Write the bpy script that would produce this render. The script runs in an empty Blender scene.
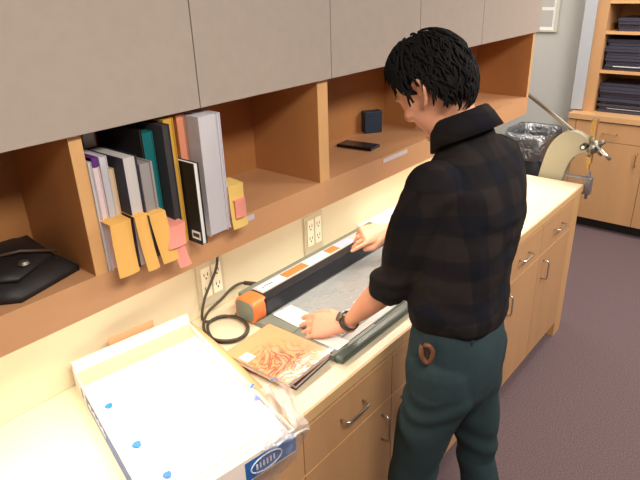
import bpy, bmesh, math, random
from mathutils import Vector, Matrix, noise
V = Vector
random.seed(4)
C = bpy.context.scene.collection
ORG = {}

# ---------------------------------------------------------------- helpers
def lin(c):
    c = c / 255.0
    return c / 12.92 if c <= .04045 else ((c + .055) / 1.055) ** 2.4
def rgb(r, g, b): return (lin(r), lin(g), lin(b), 1)

def mat(name, col, rough=.5, metal=0, bump=0, bscale=200, var=0, vscale=6, spec=.5, stretch=None, col2=None):
    m = bpy.data.materials.new(name); m.use_nodes = True
    nt = m.node_tree; b = nt.nodes['Principled BSDF']
    b.inputs['Roughness'].default_value = rough; b.inputs['Metallic'].default_value = metal
    b.inputs['Specular IOR Level'].default_value = spec
    tc = nt.nodes.new('ShaderNodeTexCoord'); mp = nt.nodes.new('ShaderNodeMapping')
    nt.links.new(tc.outputs['Object'], mp.inputs[0])
    if stretch: mp.inputs['Scale'].default_value = stretch
    n = nt.nodes.new('ShaderNodeTexNoise'); n.inputs['Scale'].default_value = vscale; n.inputs['Detail'].default_value = 6
    nt.links.new(mp.outputs[0], n.inputs['Vector'])
    r = nt.nodes.new('ShaderNodeValToRGB')
    c2 = col2 if col2 else tuple(x * (1 - var) for x in col[:3]) + (1,)
    r.color_ramp.elements[0].position = .3; r.color_ramp.elements[1].position = .7
    r.color_ramp.elements[0].color = c2; r.color_ramp.elements[1].color = col
    nt.links.new(n.outputs['Fac'], r.inputs[0]); nt.links.new(r.outputs[0], b.inputs['Base Color'])
    if bump:
        n2 = nt.nodes.new('ShaderNodeTexNoise'); n2.inputs['Scale'].default_value = bscale
        nt.links.new(tc.outputs['Object'], n2.inputs['Vector'])
        bp = nt.nodes.new('ShaderNodeBump'); bp.inputs['Strength'].default_value = bump; bp.inputs['Distance'].default_value = .002
        nt.links.new(n2.outputs['Fac'], bp.inputs['Height']); nt.links.new(bp.outputs[0], b.inputs['Normal'])
    return m

def clear(name, tint, gloss=.12, rough=.12, crinkle=0):
    m = bpy.data.materials.new(name); m.use_nodes = True; nt = m.node_tree
    nt.nodes.remove(nt.nodes['Principled BSDF']); out = nt.nodes['Material Output']
    t = nt.nodes.new('ShaderNodeBsdfTransparent'); t.inputs[0].default_value = tint
    g = nt.nodes.new('ShaderNodeBsdfGlossy'); g.inputs['Roughness'].default_value = rough
    mx = nt.nodes.new('ShaderNodeMixShader'); mx.inputs[0].default_value = gloss
    nt.links.new(t.outputs[0], mx.inputs[1]); nt.links.new(g.outputs[0], mx.inputs[2]); nt.links.new(mx.outputs[0], out.inputs[0])
    if crinkle:
        tc = nt.nodes.new('ShaderNodeTexCoord'); n = nt.nodes.new('ShaderNodeTexNoise'); n.inputs['Scale'].default_value = 14; n.inputs['Distortion'].default_value = 1.2
        nt.links.new(tc.outputs['Object'], n.inputs['Vector'])
        bp = nt.nodes.new('ShaderNodeBump'); bp.inputs['Strength'].default_value = crinkle; bp.inputs['Distance'].default_value = .02
        nt.links.new(n.outputs['Fac'], bp.inputs['Height']); nt.links.new(bp.outputs[0], g.inputs['Normal'])
    return m

def empty(name, loc, label, cat, group=None, kind=None):
    o = bpy.data.objects.new(name, None); C.objects.link(o); o.location = loc; ORG[o] = V(loc)
    o['label'] = label; o['category'] = cat
    if group: o['group'] = group
    if kind: o['kind'] = kind
    return o

def part(name, bm, m, parent, label=None, bevel=0, smooth=False, seg=2, kind=None):
    """world-coordinate bmesh -> child mesh"""
    org = ORG[parent] if parent else V((0, 0, 0))
    if isinstance(bm, bpy.types.Mesh): me = bm
    else:
        me = bpy.data.meshes.new(name); bm.to_mesh(me); bm.free()
    me.transform(Matrix.Translation(-org)); me.name = name
    o = bpy.data.objects.new(name, me); C.objects.link(o)
    me.materials.clear()
    for x in (m if isinstance(m, (list, tuple)) else [m]): me.materials.append(x)
    if smooth:
        for f in me.polygons: f.use_smooth = True
    if bevel:
        md = o.modifiers.new('bevel', 'BEVEL'); md.width = bevel; md.segments = seg; md.limit_method = 'ANGLE'
    if parent: o.parent = parent
    ORG[o] = org
    if label: o['label'] = label
    if kind: o['kind'] = kind
    return o

def single(name, bm, m, loc, label, cat, group=None, bevel=0, smooth=False, kind=None):
    if isinstance(bm, bpy.types.Mesh): me = bm
    else:
        me = bpy.data.meshes.new(name); bm.to_mesh(me); bm.free()
    loc = V(loc); me.transform(Matrix.Translation(-loc)); me.name = name
    o = bpy.data.objects.new(name, me); C.objects.link(o); o.location = loc; ORG[o] = loc
    me.materials.clear()
    for x in (m if isinstance(m, (list, tuple)) else [m]): me.materials.append(x)
    if smooth:
        for f in me.polygons: f.use_smooth = True
    if bevel:
        md = o.modifiers.new('bevel', 'BEVEL'); md.width = bevel; md.segments = 2; md.limit_method = 'ANGLE'
    if label: o['label'] = label
    if cat: o['category'] = cat
    if group: o['group'] = group
    if kind: o['kind'] = kind
    return o

def struct(name, bm, m):
    return single(name, bm, m, (0, 0, 0), None, None, kind='structure')

def B(): return bmesh.new()
def box(bm, x0, x1, y0, y1, z0, z1, M=None, mi=0):
    vs = [bm.verts.new(V((x, y, z)) if M is None else M @ V((x, y, z))) for x in (x0, x1) for y in (y0, y1) for z in (z0, z1)]
    for f in ((0, 1, 3, 2), (4, 6, 7, 5), (0, 4, 5, 1), (2, 3, 7, 6), (0, 2, 6, 4), (1, 5, 7, 3)):
        bm.faces.new([vs[i] for i in f]).material_index = mi
    return bm
def bx(*a, **k): return box(B(), *a, **k)

def catmull(pts, n):
    pts = [V(p) for p in pts]; out = []
    P = [pts[0] * 2 - pts[1]] + pts + [pts[-1] * 2 - pts[-2]]
    for i in range(1, len(P) - 2):
        for k in range(n):
            t = k / n
            a, b, c, d = P[i - 1], P[i], P[i + 1], P[i + 2]
            out.append(.5 * ((2 * b) + (c - a) * t + (2 * a - 5 * b + 4 * c - d) * t * t + (3 * b - a - 3 * c + d) * t ** 3))
    out.append(pts[-1]); return out

def tube(bm, pts, r, seg=8, closed=False, smoothn=0, mi=0):
    pts = [V(p) for p in pts]
    if smoothn: pts = catmull(pts, smoothn)
    n = len(pts); rs = r if isinstance(r, (list, tuple)) else [r] * n
    rings = []; up = None
    for i, p in enumerate(pts):
        if closed: t = (pts[(i + 1) % n] - pts[i - 1])
        else: t = pts[min(i + 1, n - 1)] - pts[max(i - 1, 0)]
        t.normalize()
        if up is None:
            up = t.orthogonal().normalized()
        else:
            up = (up - t * up.dot(t)).normalized()
        w = t.cross(up)
        rings.append([bm.verts.new(p + (up * math.cos(a) + w * math.sin(a)) * rs[min(i, len(rs) - 1)]) for a in [2 * math.pi * k / seg for k in range(seg)]])
    m = n if closed else n - 1
    for i in range(m):
        A, Bq = rings[i], rings[(i + 1) % n]
        for k in range(seg):
            f = bm.faces.new((A[k], A[(k + 1) % seg], Bq[(k + 1) % seg], Bq[k])); f.smooth = True; f.material_index = mi
    if not closed:
        bm.faces.new(rings[0][::-1]).material_index = mi; bm.faces.new(rings[-1]).material_index = mi
    return bm

def loft(bm, secs, side=V((1, 0, 0)), seg=28, n=6, cap=True, power=2.0):
    """secs: (center, half width along side, half depth). Catmull interpolated elliptical sections."""
    cs = catmull([s[0] for s in secs], n)
    rr = catmull([V((s[1], s[2], 0)) for s in secs], n)
    rings = []
    N = len(cs)
    for i in range(N):
        t = (cs[min(i + 1, N - 1)] - cs[max(i - 1, 0)]).normalized()
        u = (side - t * side.dot(t)).normalized(); w = t.cross(u)
        ring = []
        for k in range(seg):
            a = 2 * math.pi * k / seg; ca, sa = math.cos(a), math.sin(a)
            e = 2.0 / power
            ring.append(bm.verts.new(cs[i] + u * (math.copysign(abs(ca) ** e, ca) * rr[i].x) + w * (math.copysign(abs(sa) ** e, sa) * rr[i].y)))
        rings.append(ring)
    for i in range(N - 1):
        for k in range(seg):
            bm.faces.new((rings[i][k], rings[i][(k + 1) % seg], rings[i + 1][(k + 1) % seg], rings[i + 1][k]))
    if cap:
        for ring, sgn, j in ((rings[0], -1, 0), (rings[-1], 1, N - 1)):
            t = (cs[min(j + 1, N - 1)] - cs[max(j - 1, 0)]).normalized() * sgn
            c = cs[j]; r = min(rr[j].x, rr[j].y); prev = ring
            for q in (.35, .7, .93):
                rg = [bm.verts.new(c + (v.co - c) * math.sqrt(1 - q * q) + t * r * q * .8) for v in ring]
                for k in range(seg):
                    a = (prev[k], prev[(k + 1) % seg], rg[(k + 1) % seg], rg[k])
                    bm.faces.new(a if sgn > 0 else a[::-1])
                prev = rg
            bm.faces.new(prev if sgn > 0 else prev[::-1])
    return bm

def ball(bm, c, r, M=None, u=20, v=14):
    r = V(r) if hasattr(r, '__len__') else V((r, r, r))
    T = Matrix.Translation(V(c)) @ (M if M else Matrix.Identity(4)) @ Matrix.Diagonal((*r, 1))
    bmesh.ops.create_uvsphere(bm, u_segments=u, v_segments=v, radius=1, matrix=T); return bm

def remesh(bm, voxel, smooth=4, disp=None):
    me = bpy.data.meshes.new('tmp'); bm.to_mesh(me); bm.free()
    o = bpy.data.objects.new('tmp', me); C.objects.link(o)
    md = o.modifiers.new('r', 'REMESH'); md.mode = 'VOXEL'; md.voxel_size = voxel; md.use_smooth_shade = True
    if smooth:
        s = o.modifiers.new('s', 'SMOOTH'); s.iterations = smooth; s.factor = .5
    dg = bpy.context.evaluated_depsgraph_get(); dg.update()
    out = bpy.data.meshes.new_from_object(o.evaluated_get(dg))
    bpy.data.objects.remove(o)
    if disp:
        data = [(v.co.copy(), v.normal.copy()) for v in out.vertices]
        flat = [c for p, n in data for c in (p + n * disp(p))]
        out.vertices.foreach_set('co', flat); out.update()
    for f in out.polygons: f.use_smooth = True
    return out

# ---------------------------------------------------------------- materials
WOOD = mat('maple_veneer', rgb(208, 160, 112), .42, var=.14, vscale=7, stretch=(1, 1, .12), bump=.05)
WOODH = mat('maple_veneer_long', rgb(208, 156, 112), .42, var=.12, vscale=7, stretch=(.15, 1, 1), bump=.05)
WOODIN = mat('maple_shelf_shade', rgb(186, 128, 76), .48, var=.15, vscale=6, stretch=(1, 1, .15))  # darker copy of the maple, shade inside the shelves put into the colour
EDGE = mat('maple_edge', rgb(222, 172, 116), .42, var=.08, stretch=(1, 1, .1))
LAM = mat('taupe_laminate', rgb(172, 158, 147), .55, var=.05, vscale=30, bump=.08, bscale=300)
COUNT = mat('cream_laminate', rgb(230, 216, 186), .38, var=.03, vscale=25)
CEDGE = mat('counter_edge', rgb(222, 180, 128), .4, var=.05)
WALLP = mat('cream_wall_paint', rgb(216, 204, 172), .8, bump=.05, bscale=150, var=.03, vscale=3)
WALLG = mat('grey_wall_paint', rgb(196, 194, 188), .85, var=.02)
CARPET = mat('carpet', rgb(126, 106, 108), .95, var=.35, vscale=170, bump=.6, bscale=500, spec=.1, col2=rgb(88, 74, 76))
DARK = mat('toe_kick_black', rgb(38, 32, 34), .6)
STEEL = mat('brushed_steel', rgb(200, 198, 192), .3, 1)
CHROME = mat('dull_chrome', rgb(136, 130, 118), .5, .9)
BLACKC = mat('black_vinyl', rgb(28, 24, 24), .6, var=.3, vscale=12)
WHITE = mat('white_paper', rgb(240, 238, 232), .6, var=.02)
SHEET = mat('glossy_white_film', rgb(246, 247, 248), .3, var=.01)
OUTW = mat('outlet_ivory', rgb(240, 232, 205), .35)
PLATE = mat('plate_beige', rgb(196, 186, 158), .35)
KRAFT = mat('kraft_board', rgb(206, 166, 118), .8, var=.08)
CARDW = mat('white_cardboard', rgb(240, 225, 212), .7, var=.03)
BLUE = mat('print_blue', rgb(40, 98, 170), .45, var=.15)
DOTB = mat('dot_blue', rgb(40, 120, 250), .5)
RUBBER = mat('cord_rubber', rgb(62, 56, 44), .5)
MGREY = mat('machine_grey', rgb(118, 124, 112), .42, var=.06)
MGREYL = mat('machine_light_grey', rgb(186, 186, 180), .4)
MBLACK = mat('anodised_black', rgb(34, 36, 44), .3, .3)
ORANGE = mat('orange_plastic', rgb(232, 122, 62), .4)
YEL = mat('manila_slip', rgb(240, 184, 98), .75, var=.04)
YEL2 = mat('yellow_slip', rgb(244, 208, 118), .75, var=.06)
PINK = mat('pink_slip', rgb(244, 156, 140), .75, var=.06)
NAVY = mat('navy_cloth', rgb(30, 32, 52), .6, var=.1)
PAGES = mat('page_block', rgb(205, 198, 196), .8, var=.15, vscale=60, stretch=(14, .2, .2))
PAGEW = mat('white_pages', rgb(206, 202, 208), .8, var=.12, vscale=60, stretch=(14, .2, .2))
TEAL = mat('teal_cloth', rgb(18, 116, 120), .55, var=.12)
CHAR = mat('charcoal_board', rgb(58, 54, 56), .6)
CREAM = mat('cream_card', rgb(222, 196, 160), .7)
LILAC = mat('pale_pink_cover', rgb(226, 204, 208), .6)
YELE = mat('yellow_envelope', rgb(206, 160, 62), .6)
DBLUE = mat('dark_blue_card', rgb(34, 52, 72), .5)
FOLIO = mat('dark_blue_portfolio', rgb(66, 64, 80), .4, var=.25, vscale=20, stretch=(1, 1, 6))
SKIN = mat('skin', rgb(226, 160, 128), .5, var=.14, vscale=14, bump=.05, bscale=120)
HAIR = mat('black_hair', rgb(15, 12, 12), .75, var=.35, spec=.2, vscale=60, stretch=(3, 1, 1), bump=.6, bscale=110)
TROUS = mat('dark_green_cotton', rgb(46, 62, 66), .9, var=.15, vscale=20, bump=.15, bscale=900, spec=.2)
LEATH = mat('brown_leather', rgb(120, 76, 52), .5, var=.3, vscale=60)
CASTC = mat('cream_cast_enamel', rgb(170, 164, 140), .5, var=.06)
BRASS = mat('aged_brass', rgb(176, 140, 88), .35, .7)
BINB = mat('bin_black', rgb(28, 28, 32), .5)
WATCHM = mat('watch_strap', rgb(62, 54, 48), .5)
CLEAR = clear('clear_film', (.95, .96, .97, 1), .16, .14, .55)
LINER = clear('bin_liner', (.50, .55, .66, 1), .42, .4, 1.0)

def shirt_mat():
    m = bpy.data.materials.new('dark_plaid'); m.use_nodes = True; nt = m.node_tree; b = nt.nodes['Principled BSDF']
    b.inputs['Roughness'].default_value = .9; b.inputs['Specular IOR Level'].default_value = .15
    tc = nt.nodes.new('ShaderNodeTexCoord'); sp = nt.nodes.new('ShaderNodeSeparateXYZ'); nt.links.new(tc.outputs['Object'], sp.inputs[0])
    def band(axis, freq, ph, th):
        a = nt.nodes.new('ShaderNodeMath'); a.operation = 'MULTIPLY_ADD'; a.inputs[1].default_value = freq; a.inputs[2].default_value = ph
        nt.links.new(sp.outputs[axis], a.inputs[0])
        s = nt.nodes.new('ShaderNodeMath'); s.operation = 'SINE'; nt.links.new(a.outputs[0], s.inputs[0])
        g = nt.nodes.new('ShaderNodeMath'); g.operation = 'GREATER_THAN'; g.inputs[1].default_value = th; nt.links.new(s.outputs[0], g.inputs[0]); return g
    v1 = band('X', 2 * math.pi / .105, .6, .1); h1 = band('Z', 2 * math.pi / .115, .3, .1)
    ad = nt.nodes.new('ShaderNodeMath'); ad.operation = 'ADD'; nt.links.new(v1.outputs[0], ad.inputs[0]); nt.links.new(h1.outputs[0], ad.inputs[1])
    dv = nt.nodes.new('ShaderNodeMath'); dv.operation = 'MULTIPLY'; dv.inputs[1].default_value = .5; nt.links.new(ad.outputs[0], dv.inputs[0])
    r = nt.nodes.new('ShaderNodeValToRGB'); e = r.color_ramp.elements
    e[0].color = rgb(36, 31, 30); e[1].color = rgb(20, 20, 28); r.color_ramp.elements.new(.5).color = rgb(27, 24, 26)
    nt.links.new(dv.outputs[0], r.inputs[0]); nt.links.new(r.outputs[0], b.inputs['Base Color'])
    n2 = nt.nodes.new('ShaderNodeTexNoise'); n2.inputs['Scale'].default_value = 700; nt.links.new(tc.outputs['Object'], n2.inputs['Vector'])
    bp = nt.nodes.new('ShaderNodeBump'); bp.inputs['Strength'].default_value = .3; bp.inputs['Distance'].default_value = .001
    nt.links.new(n2.outputs['Fac'], bp.inputs['Height']); nt.links.new(bp.outputs[0], b.inputs['Normal'])
    return m
SHIRT = shirt_mat()

def cover_mat():
    m = bpy.data.materials.new('orange_swirl_cover'); m.use_nodes = True; nt = m.node_tree; b = nt.nodes['Principled BSDF']
    b.inputs['Roughness'].default_value = .25
    tc = nt.nodes.new('ShaderNodeTexCoord')
    n = nt.nodes.new('ShaderNodeTexNoise'); n.inputs['Scale'].default_value = 12; n.inputs['Distortion'].default_value = 3.2; n.inputs['Detail'].default_value = 5
    nt.links.new(tc.outputs['Object'], n.inputs['Vector'])
    r = nt.nodes.new('ShaderNodeValToRGB'); e = r.color_ramp.elements
    e[0].position = .2; e[0].color = rgb(236, 176, 116); e[1].position = .8; e[1].color = rgb(236, 180, 140)
    for p, c in ((.42, (240, 184, 130)), (.47, (206, 116, 84)), (.5, (150, 84, 60)), (.53, (230, 158, 124)), (.62, (238, 190, 150))):
        r.color_ramp.elements.new(p).color = rgb(*c)
    nt.links.new(n.outputs['Fac'], r.inputs[0])
    # the busy drawing sits in the lower left of the cover, the rest is plain
    n3 = nt.nodes.new('ShaderNodeVectorMath'); n3.operation = 'DISTANCE'; n3.inputs[1].default_value = (-.035, -.05, 0)
    nt.links.new(tc.outputs['Object'], n3.inputs[0])
    mr = nt.nodes.new('ShaderNodeMapRange'); mr.inputs[1].default_value = .06; mr.inputs[2].default_value = .13; mr.inputs[3].default_value = 1; mr.inputs[4].default_value = 0
    nt.links.new(n3.outputs['Value'], mr.inputs[0])
    mx = nt.nodes.new('ShaderNodeMix'); mx.data_type = 'RGBA'; mx.inputs[6].default_value = rgb(240, 184, 136)
    nt.links.new(mr.outputs[0], mx.inputs[0]); nt.links.new(r.outputs[0], mx.inputs[7]); nt.links.new(mx.outputs[2], b.inputs['Base Color'])
    return m
COVER = cover_mat()

# ---------------------------------------------------------------- setting
struct('floor', bx(-3, 4.5, -5, 2.1, -.1, 0), CARPET)
struct('ceiling', bx(-3, 4.5, -5, 2.1, 2.75, 2.85), WALLG)
struct('wall_back', bx(-3, 2.30, 0, .12, 0, 2.75), WALLG)
struct('wall_far', bx(2.30, 4.4, 2.0, 2.1, 0, 2.75), WALLG)
struct('wall_side', bx(2.20, 2.30, .12, 2.1, 0, 2.75), WALLG)
struct('wall_right', bx(4.4, 4.5, -5, 2.1, 0, 2.75), WALLG)
struct('wall_recess', bx(4.16, 4.4, .025, 2.0, 0, 2.75), WALLG)
struct('wall_left', bx(-3.1, -3, -5, .1, 0, 2.75), WALLG)
struct('wall_front', bx(-3, 4.4, -5.1, -5, 0, 2.75), WALLG)
struct('trim_1', bx(4.03, 4.4, -.062, .025, .955, 2.75), mat('grey_paint_cool_light', rgb(186, 188, 192), .8))   # boxed-out strip beside the bookcase; its cool light is put into the paint colour
struct('trim_2', bx(4.16, 4.4, .0, .025, 0, .955), WALLG)

# cream laminate backsplash panel between worktop and shelf
single('backsplash_panel', bx(-1.6, 2.3, -.006, -.0005, .9155, 1.2865), WALLP, (.35, -.003, .915),
       'cream wall panel with outlets between the worktop and the open shelf', 'wall panel')

# ---------------------------------------------------------------- base cabinets
def wire_handle(bm, a, b, out, r=.0042, stand=.030):
    a, b, out = V(a), V(b), V(out); d = (b - a).normalized(); o = out * stand
    tube(bm, [a, a + o * .65, a + o * .92 + d * .006, a + o + d * .016, b + o - d * .016, b + o * .92 - d * .006, b + o * .65, b], r, 8)
    return bm
XB = -.013; PIT = .44
names = {-3: 'base cabinet past the left edge of photo, end unit', -2: 'base cabinet past the left edge of photo, next to white box', -1: 'leftmost base cabinet, under the large white box', 0: 'base cabinet under the orange book, just left of the man',
         1: 'base cabinet hidden mostly behind the standing man', 2: 'base cabinet directly right of the man\'s legs',
         3: 'second base cabinet from the far end of the counter', 4: 'base cabinet at the far end of the counter'}
for i in range(-3, 5):
    x0 = XB + i * PIT; x1 = x0 + PIT
    t = empty('base_cabinet', ((x0 + x1) / 2, -.31, 0), 'maple ' + names[i], 'cabinet', 'maple base cabinets in a row')
    part('body', bx(x0, x1, -.602, 0, .1, .876), WOOD, t)
    part('toe_kick', bx(x0, x1, -.545, -.1, 0, .1), DARK, t, 'black recessed toe kick')
    g = .0018
    d = part('drawer', bx(x0 + g, x1 - g, -.622, -.602, .7, .862), WOOD, t, bevel=.001)
    cx = (x0 + x1) / 2
    part('handle', wire_handle(B(), (cx - .055, -.622, .787), (cx + .055, -.622, .787), (0, -1, 0)), STEEL, d, 'curved steel wire handle')
    dr = part('door', bx(x0 + g, x1 - g, -.622, -.602, .102, .696), WOOD, t, bevel=.001)
    hx = x1 - .055 if i <= 0 else x0 + .062
    part('handle', wire_handle(B(), (hx, -.622, .655), (hx, -.622, .552), (0, -1, 0)), STEEL, dr, 'upright steel wire handle')
    part('edge_rail', bx(x0, x1, -.6225, -.602, .6975, .6985), EDGE, t)
xe = XB + 5 * PIT
single('end_panel', bx(xe, xe + .105, -.620, 0, .0, .876), EDGE, (xe + .05, -.31, 0), 'pale maple end panel closing the far end of the counter', 'panel', bevel=.001)
t = empty('countertop', (.4, -.31, .876), 'long cream laminate worktop running along the wall', 'worktop')
part('work_surface', bx(-1.345, 2.304, -.618, -.0065, .878, .915), COUNT, t)
part('front_edge', bx(-1.345, 2.304, -.626, -.618, .877, .9148), CEDGE, t, 'tan wood front edge', bevel=.002)

# ---------------------------------------------------------------- upper cabinets
def upper(x0, x1, doors, parts, label):
    t = empty('upper_cabinet', ((x0 + x1) / 2, -.15, 1.287), label, 'cabinet', 'wall cabinets above the worktop')
    th = .024
    b = B()
    box(b, x0, x1, -.307, 0, 1.287, 1.376)
    part('shelf_board', b, WOODH, t)
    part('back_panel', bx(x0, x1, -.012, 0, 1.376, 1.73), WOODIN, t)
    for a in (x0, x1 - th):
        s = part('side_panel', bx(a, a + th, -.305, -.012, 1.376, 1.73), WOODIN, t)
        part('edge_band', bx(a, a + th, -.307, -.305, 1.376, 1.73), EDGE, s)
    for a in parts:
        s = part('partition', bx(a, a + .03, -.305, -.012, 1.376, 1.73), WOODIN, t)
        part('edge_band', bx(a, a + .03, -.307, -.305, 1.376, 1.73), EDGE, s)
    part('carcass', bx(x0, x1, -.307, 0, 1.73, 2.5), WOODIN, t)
    for a, c in doors:
        part('door', bx(a + .0015, c - .0015, -.327, -.3075, 1.702, 2.5), LAM, t, 'flat taupe grey laminate door', bevel=.001)
upper(-1.024, .490, [(-1.024, -.512), (-.512, 0), (0, .512)], [-.337], 'wall cabinet at the left whose open shelf holds upright books')
upper(.490, 2.194, [(.512, 1.024), (1.024, 1.536), (1.536, 2.194)], [1.27], 'wall cabinet at the right with phone on open shelf behind the man')

for (xa, xb, lab) in ((.827, .993, 'long pale label strip stuck on shelf edge near the man\'s chest'), (.122, .165, 'short pale label tab stuck on shelf edge beside the yellow slip')):
    single('shelf_label', bx(xa, xb, -.3085, -.3072, 1.352, 1.368), mat('label_paper', rgb(206, 196, 200), .6), ((xa + xb) / 2, -.308, 1.352), lab, 'label')

# under-shelf lights are real strip lamps fixed to the shelf underside
# ---------------------------------------------------------------- outlets
def outlet(x0, x1, z0, z1, label):
    t = empty('wall_outlet', ((x0 + x1) / 2, -.006, z0), label, 'outlet', 'wall outlets over the worktop')
    part('cover_plate', bx(x0, x1, -.014, -.006, z0, z1), PLATE, t, 'grey beige cover plate', bevel=.002)
    w = x1 - x0
    for k in (0, 1):
        a = x0 + w * (.13 + .41 * k); c = a + w * .34
        za, zb = z0 + .036, z1 - .02
        r = part('receptacle', bx(a, c, -.018, -.014, za, zb), OUTW, t, bevel=.0015)
        m = (a + c) / 2
        for zz in (za + (zb - za) * .28, za + (zb - za) * .74):
            part('slot', bx(m - .009, m - .006, -.0185, -.018, zz - .002, zz + .010), DARK, r)
            part('slot', bx(m + .006, m + .009, -.0185, -.018, zz - .002, zz + .010), DARK, r)
            part('slot', bx(m - .003, m + .003, -.0185, -.018, zz - .013, zz - .007), DARK, r)
outlet(.150, .268, .946, 1.115, 'double wall outlet behind the black power cord, left one')
outlet(.703, .819, .934, 1.105, 'double wall outlet above the orange striped bar, right one')

# ---------------------------------------------------------------- power cord
cord = [(.236, -.032, 1.150), (.228, -.032, 1.10), (.211, -.030, 1.062), (.155, -.036, .995), (.128, -.045, .935), (.140, -.060, .921), (.175, -.068, .921), (.218, -.105, .921), (.212, -.168, .921),
        (.190, -.205, .921), (.150, -.226, .921), (.104, -.216, .921), (.078, -.175, .921), (.092, -.120, .926), (.130, -.078, .930), (.185, -.085, .931), (.206, -.150, .931), (.180, -.212, .931),
        (.125, -.232, .931), (.080, -.195, .931), (.074, -.140, .931), (.100, -.085, .934), (.160, -.038, .940), (.236, -.024, .952), (.290, -.022, .972), (.330, -.035, .980), (.357, -.07, .975)]
t = empty('power_cord', (.15, -.12, .915), 'black power cord looping on the worktop beside the orange end cap', 'cord')
part('cable', tube(B(), cord, .0048, 10, smoothn=6), RUBBER, t, smooth=True)
part('connector', tube(B(), [(.335, -.04, .980), (.357, -.07, .976), (.362, -.084, .975)], .008, 10), RUBBER, t, smooth=True)
part('plug', bx(.222, .250, -.045, -.0185, 1.135, 1.17), RUBBER, t, bevel=.004)

# ---------------------------------------------------------------- book-covering machine
t = empty('film_covering_machine', (.6, -.34, .915), 'grey film covering machine board with a black bar and orange end cap', 'machine')
part('base_board', bx(.225, 1.05, -.54, -.10, .916, .928), MGREY, t, bevel=.003)
part('film_bed', bx(.30, 1.02, -.49, -.205, .928, .9295), mat('bed_grey', rgb(176, 178, 176), .3), t, 'pale grey glass bed')
part('front_rail', bx(.225, 1.05, -.575, -.54, .916, .938), mat('rail_green_grey', rgb(72, 82, 74), .35), t, 'dark green grey front rail', bevel=.009, seg=4)
part('slot_strip', bx(.46, 1.04, -.531, -.527, .9282, .9305), MBLACK, t, 'thin black slot line')
part('light_rail', bx(.29, 1.04, -.523, -.497, .928, .931), MGREYL, t, 'pale grey guide rail')
b = B(); box(b, .228, .29, -.537, -.21, .928, .932)
sb = part('side_clamp', b, MGREY, t, bevel=.002)
part('scribe_line', bx(.229, .289, -.352, -.350, .932, .9325), MBLACK, sb)
br = part('heating_bar', bx(.272, 1.05, -.212, -.118, .932, .996), MBLACK, t, 'long black bar', bevel=.006)
part('back_rail', bx(.26, 1.05, -.118, -.09, .93, .992), MGREY, t)
b = B()
part('label_strip', bx(.30, 1.04, -.172, -.119, .996, .9985), MGREYL, br, 'light grey strip on the bar top')
part('print_block', bx(.31, .43, -.164, -.126, .9985, .9990), WHITE, br, 'white printed label')
part('print_block', bx(.43, .555, -.164, -.126, .9985, .9990), ORANGE, br, 'orange printed label')
part('print_block', bx(.555, .68, -.164, -.126, .9985, .9990), WHITE, br, 'white printed label')
part('print_block', bx(.68, .745, -.164, -.126, .9985, .9990), ORANGE, br, 'orange printed label')
part('print_block', bx(.745, .84, -.164, -.126, .9985, .9990), mat('lilac_print', rgb(200, 190, 220), .5), br, 'lilac printed label')
b = B()
for k in range(5): box(b, .325 + k * .011, .332 + k * .011, -.149, -.139, .9990, .9993)
for k in range(4): box(b, .60 + k * .012, .607 + k * .012, -.147, -.141, .9990, .9993)
part('print_marks', b, BLUE, br, 'small blue print marks')
# orange end cap: rounded block with grey oval face
b = B()
def capring(x, s=1.0):
    cy, cz, hy, hz = -.160, .960, .050 * s, .043 * s
    return [V((x, cy + math.copysign(abs(math.cos(a)) ** .55, math.cos(a)) * hy, cz + math.copysign(abs(math.sin(a)) ** .55, math.sin(a)) * hz)) for a in [2 * math.pi * k / 32 for k in range(32)]]
def prism(bm, rings, mi=0):
    vs = [[bm.verts.new(p) for p in r] for r in rings]; n = len(vs[0])
    for A, Bq in zip(vs, vs[1:]):
        for k in range(n): bm.faces.new((A[k], A[(k + 1) % n], Bq[(k + 1) % n], Bq[k])).material_index = mi
    bm.faces.new(vs[0][::-1]).material_index = mi; bm.faces.new(vs[-1]).material_index = mi
    bmesh.ops.recalc_face_normals(bm, faces=bm.faces); return bm
cp = part('end_cap', prism(B(), [capring(.222, .94), capring(.228), capring(.282), capring(.286, .96)]), ORANGE, t, 'orange plastic end cap')
part('cap_face', prism(B(), [capring(.2195, .80), capring(.2225, .86)]), MGREY, cp, 'grey oval cap face')
# film lying over bed, and white paper card under the hand
b = B(); N = 22
g = [[b.verts.new((.33 + .68 * i / N, -.485 + .27 * j / 10, .9335 + .004 * noise.noise(V((i * .5, j * .6, 0))) + .003 * math.sin(i * 1.3 + j))) for j in range(11)] for i in range(N + 1)]
for i in range(N):
    for j in range(10): b.faces.new((g[i][j], g[i + 1][j], g[i + 1][j + 1], g[i][j + 1]))
single('plastic_film', b, CLEAR, (.7, -.35, .93), 'clear wrinkled plastic film lying flat on the machine bed', 'plastic film', smooth=True)
M = Matrix.Translation((.33, -.285, 0)) @ Matrix.Rotation(math.radians(-3), 4, 'Z')
t = single('paper_card', bx(-.040, .045, -.06, .06, .9325, .9335, M), WHITE, (.33, -.285, .9325), 'small white card beside the fingers of the flat left hand', 'paper card')
M = Matrix.Translation((.292, -.478, 0))
single('paper_card', bx(-.03, .03, -.05, .05, .9325, .9335, M), WHITE, (.292, -.478, .9325), 'small white card partly under the wrist with the watch', 'paper card')
# white pad by the wall
t = empty('paper_pad', (1.22, -.08, .915), 'thick white paper pad lying against the wall behind right hand', 'paper pad')
M = Matrix.Translation((1.05, -.0075, 0))
part('stack', bx(.02, .32, -.20, .0, .916, .948, M), WHITE, t, bevel=.002)
part('top_sheet', bx(.023, .317, -.198, -.002, .9482, .9490, M), SHEET, t)

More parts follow.
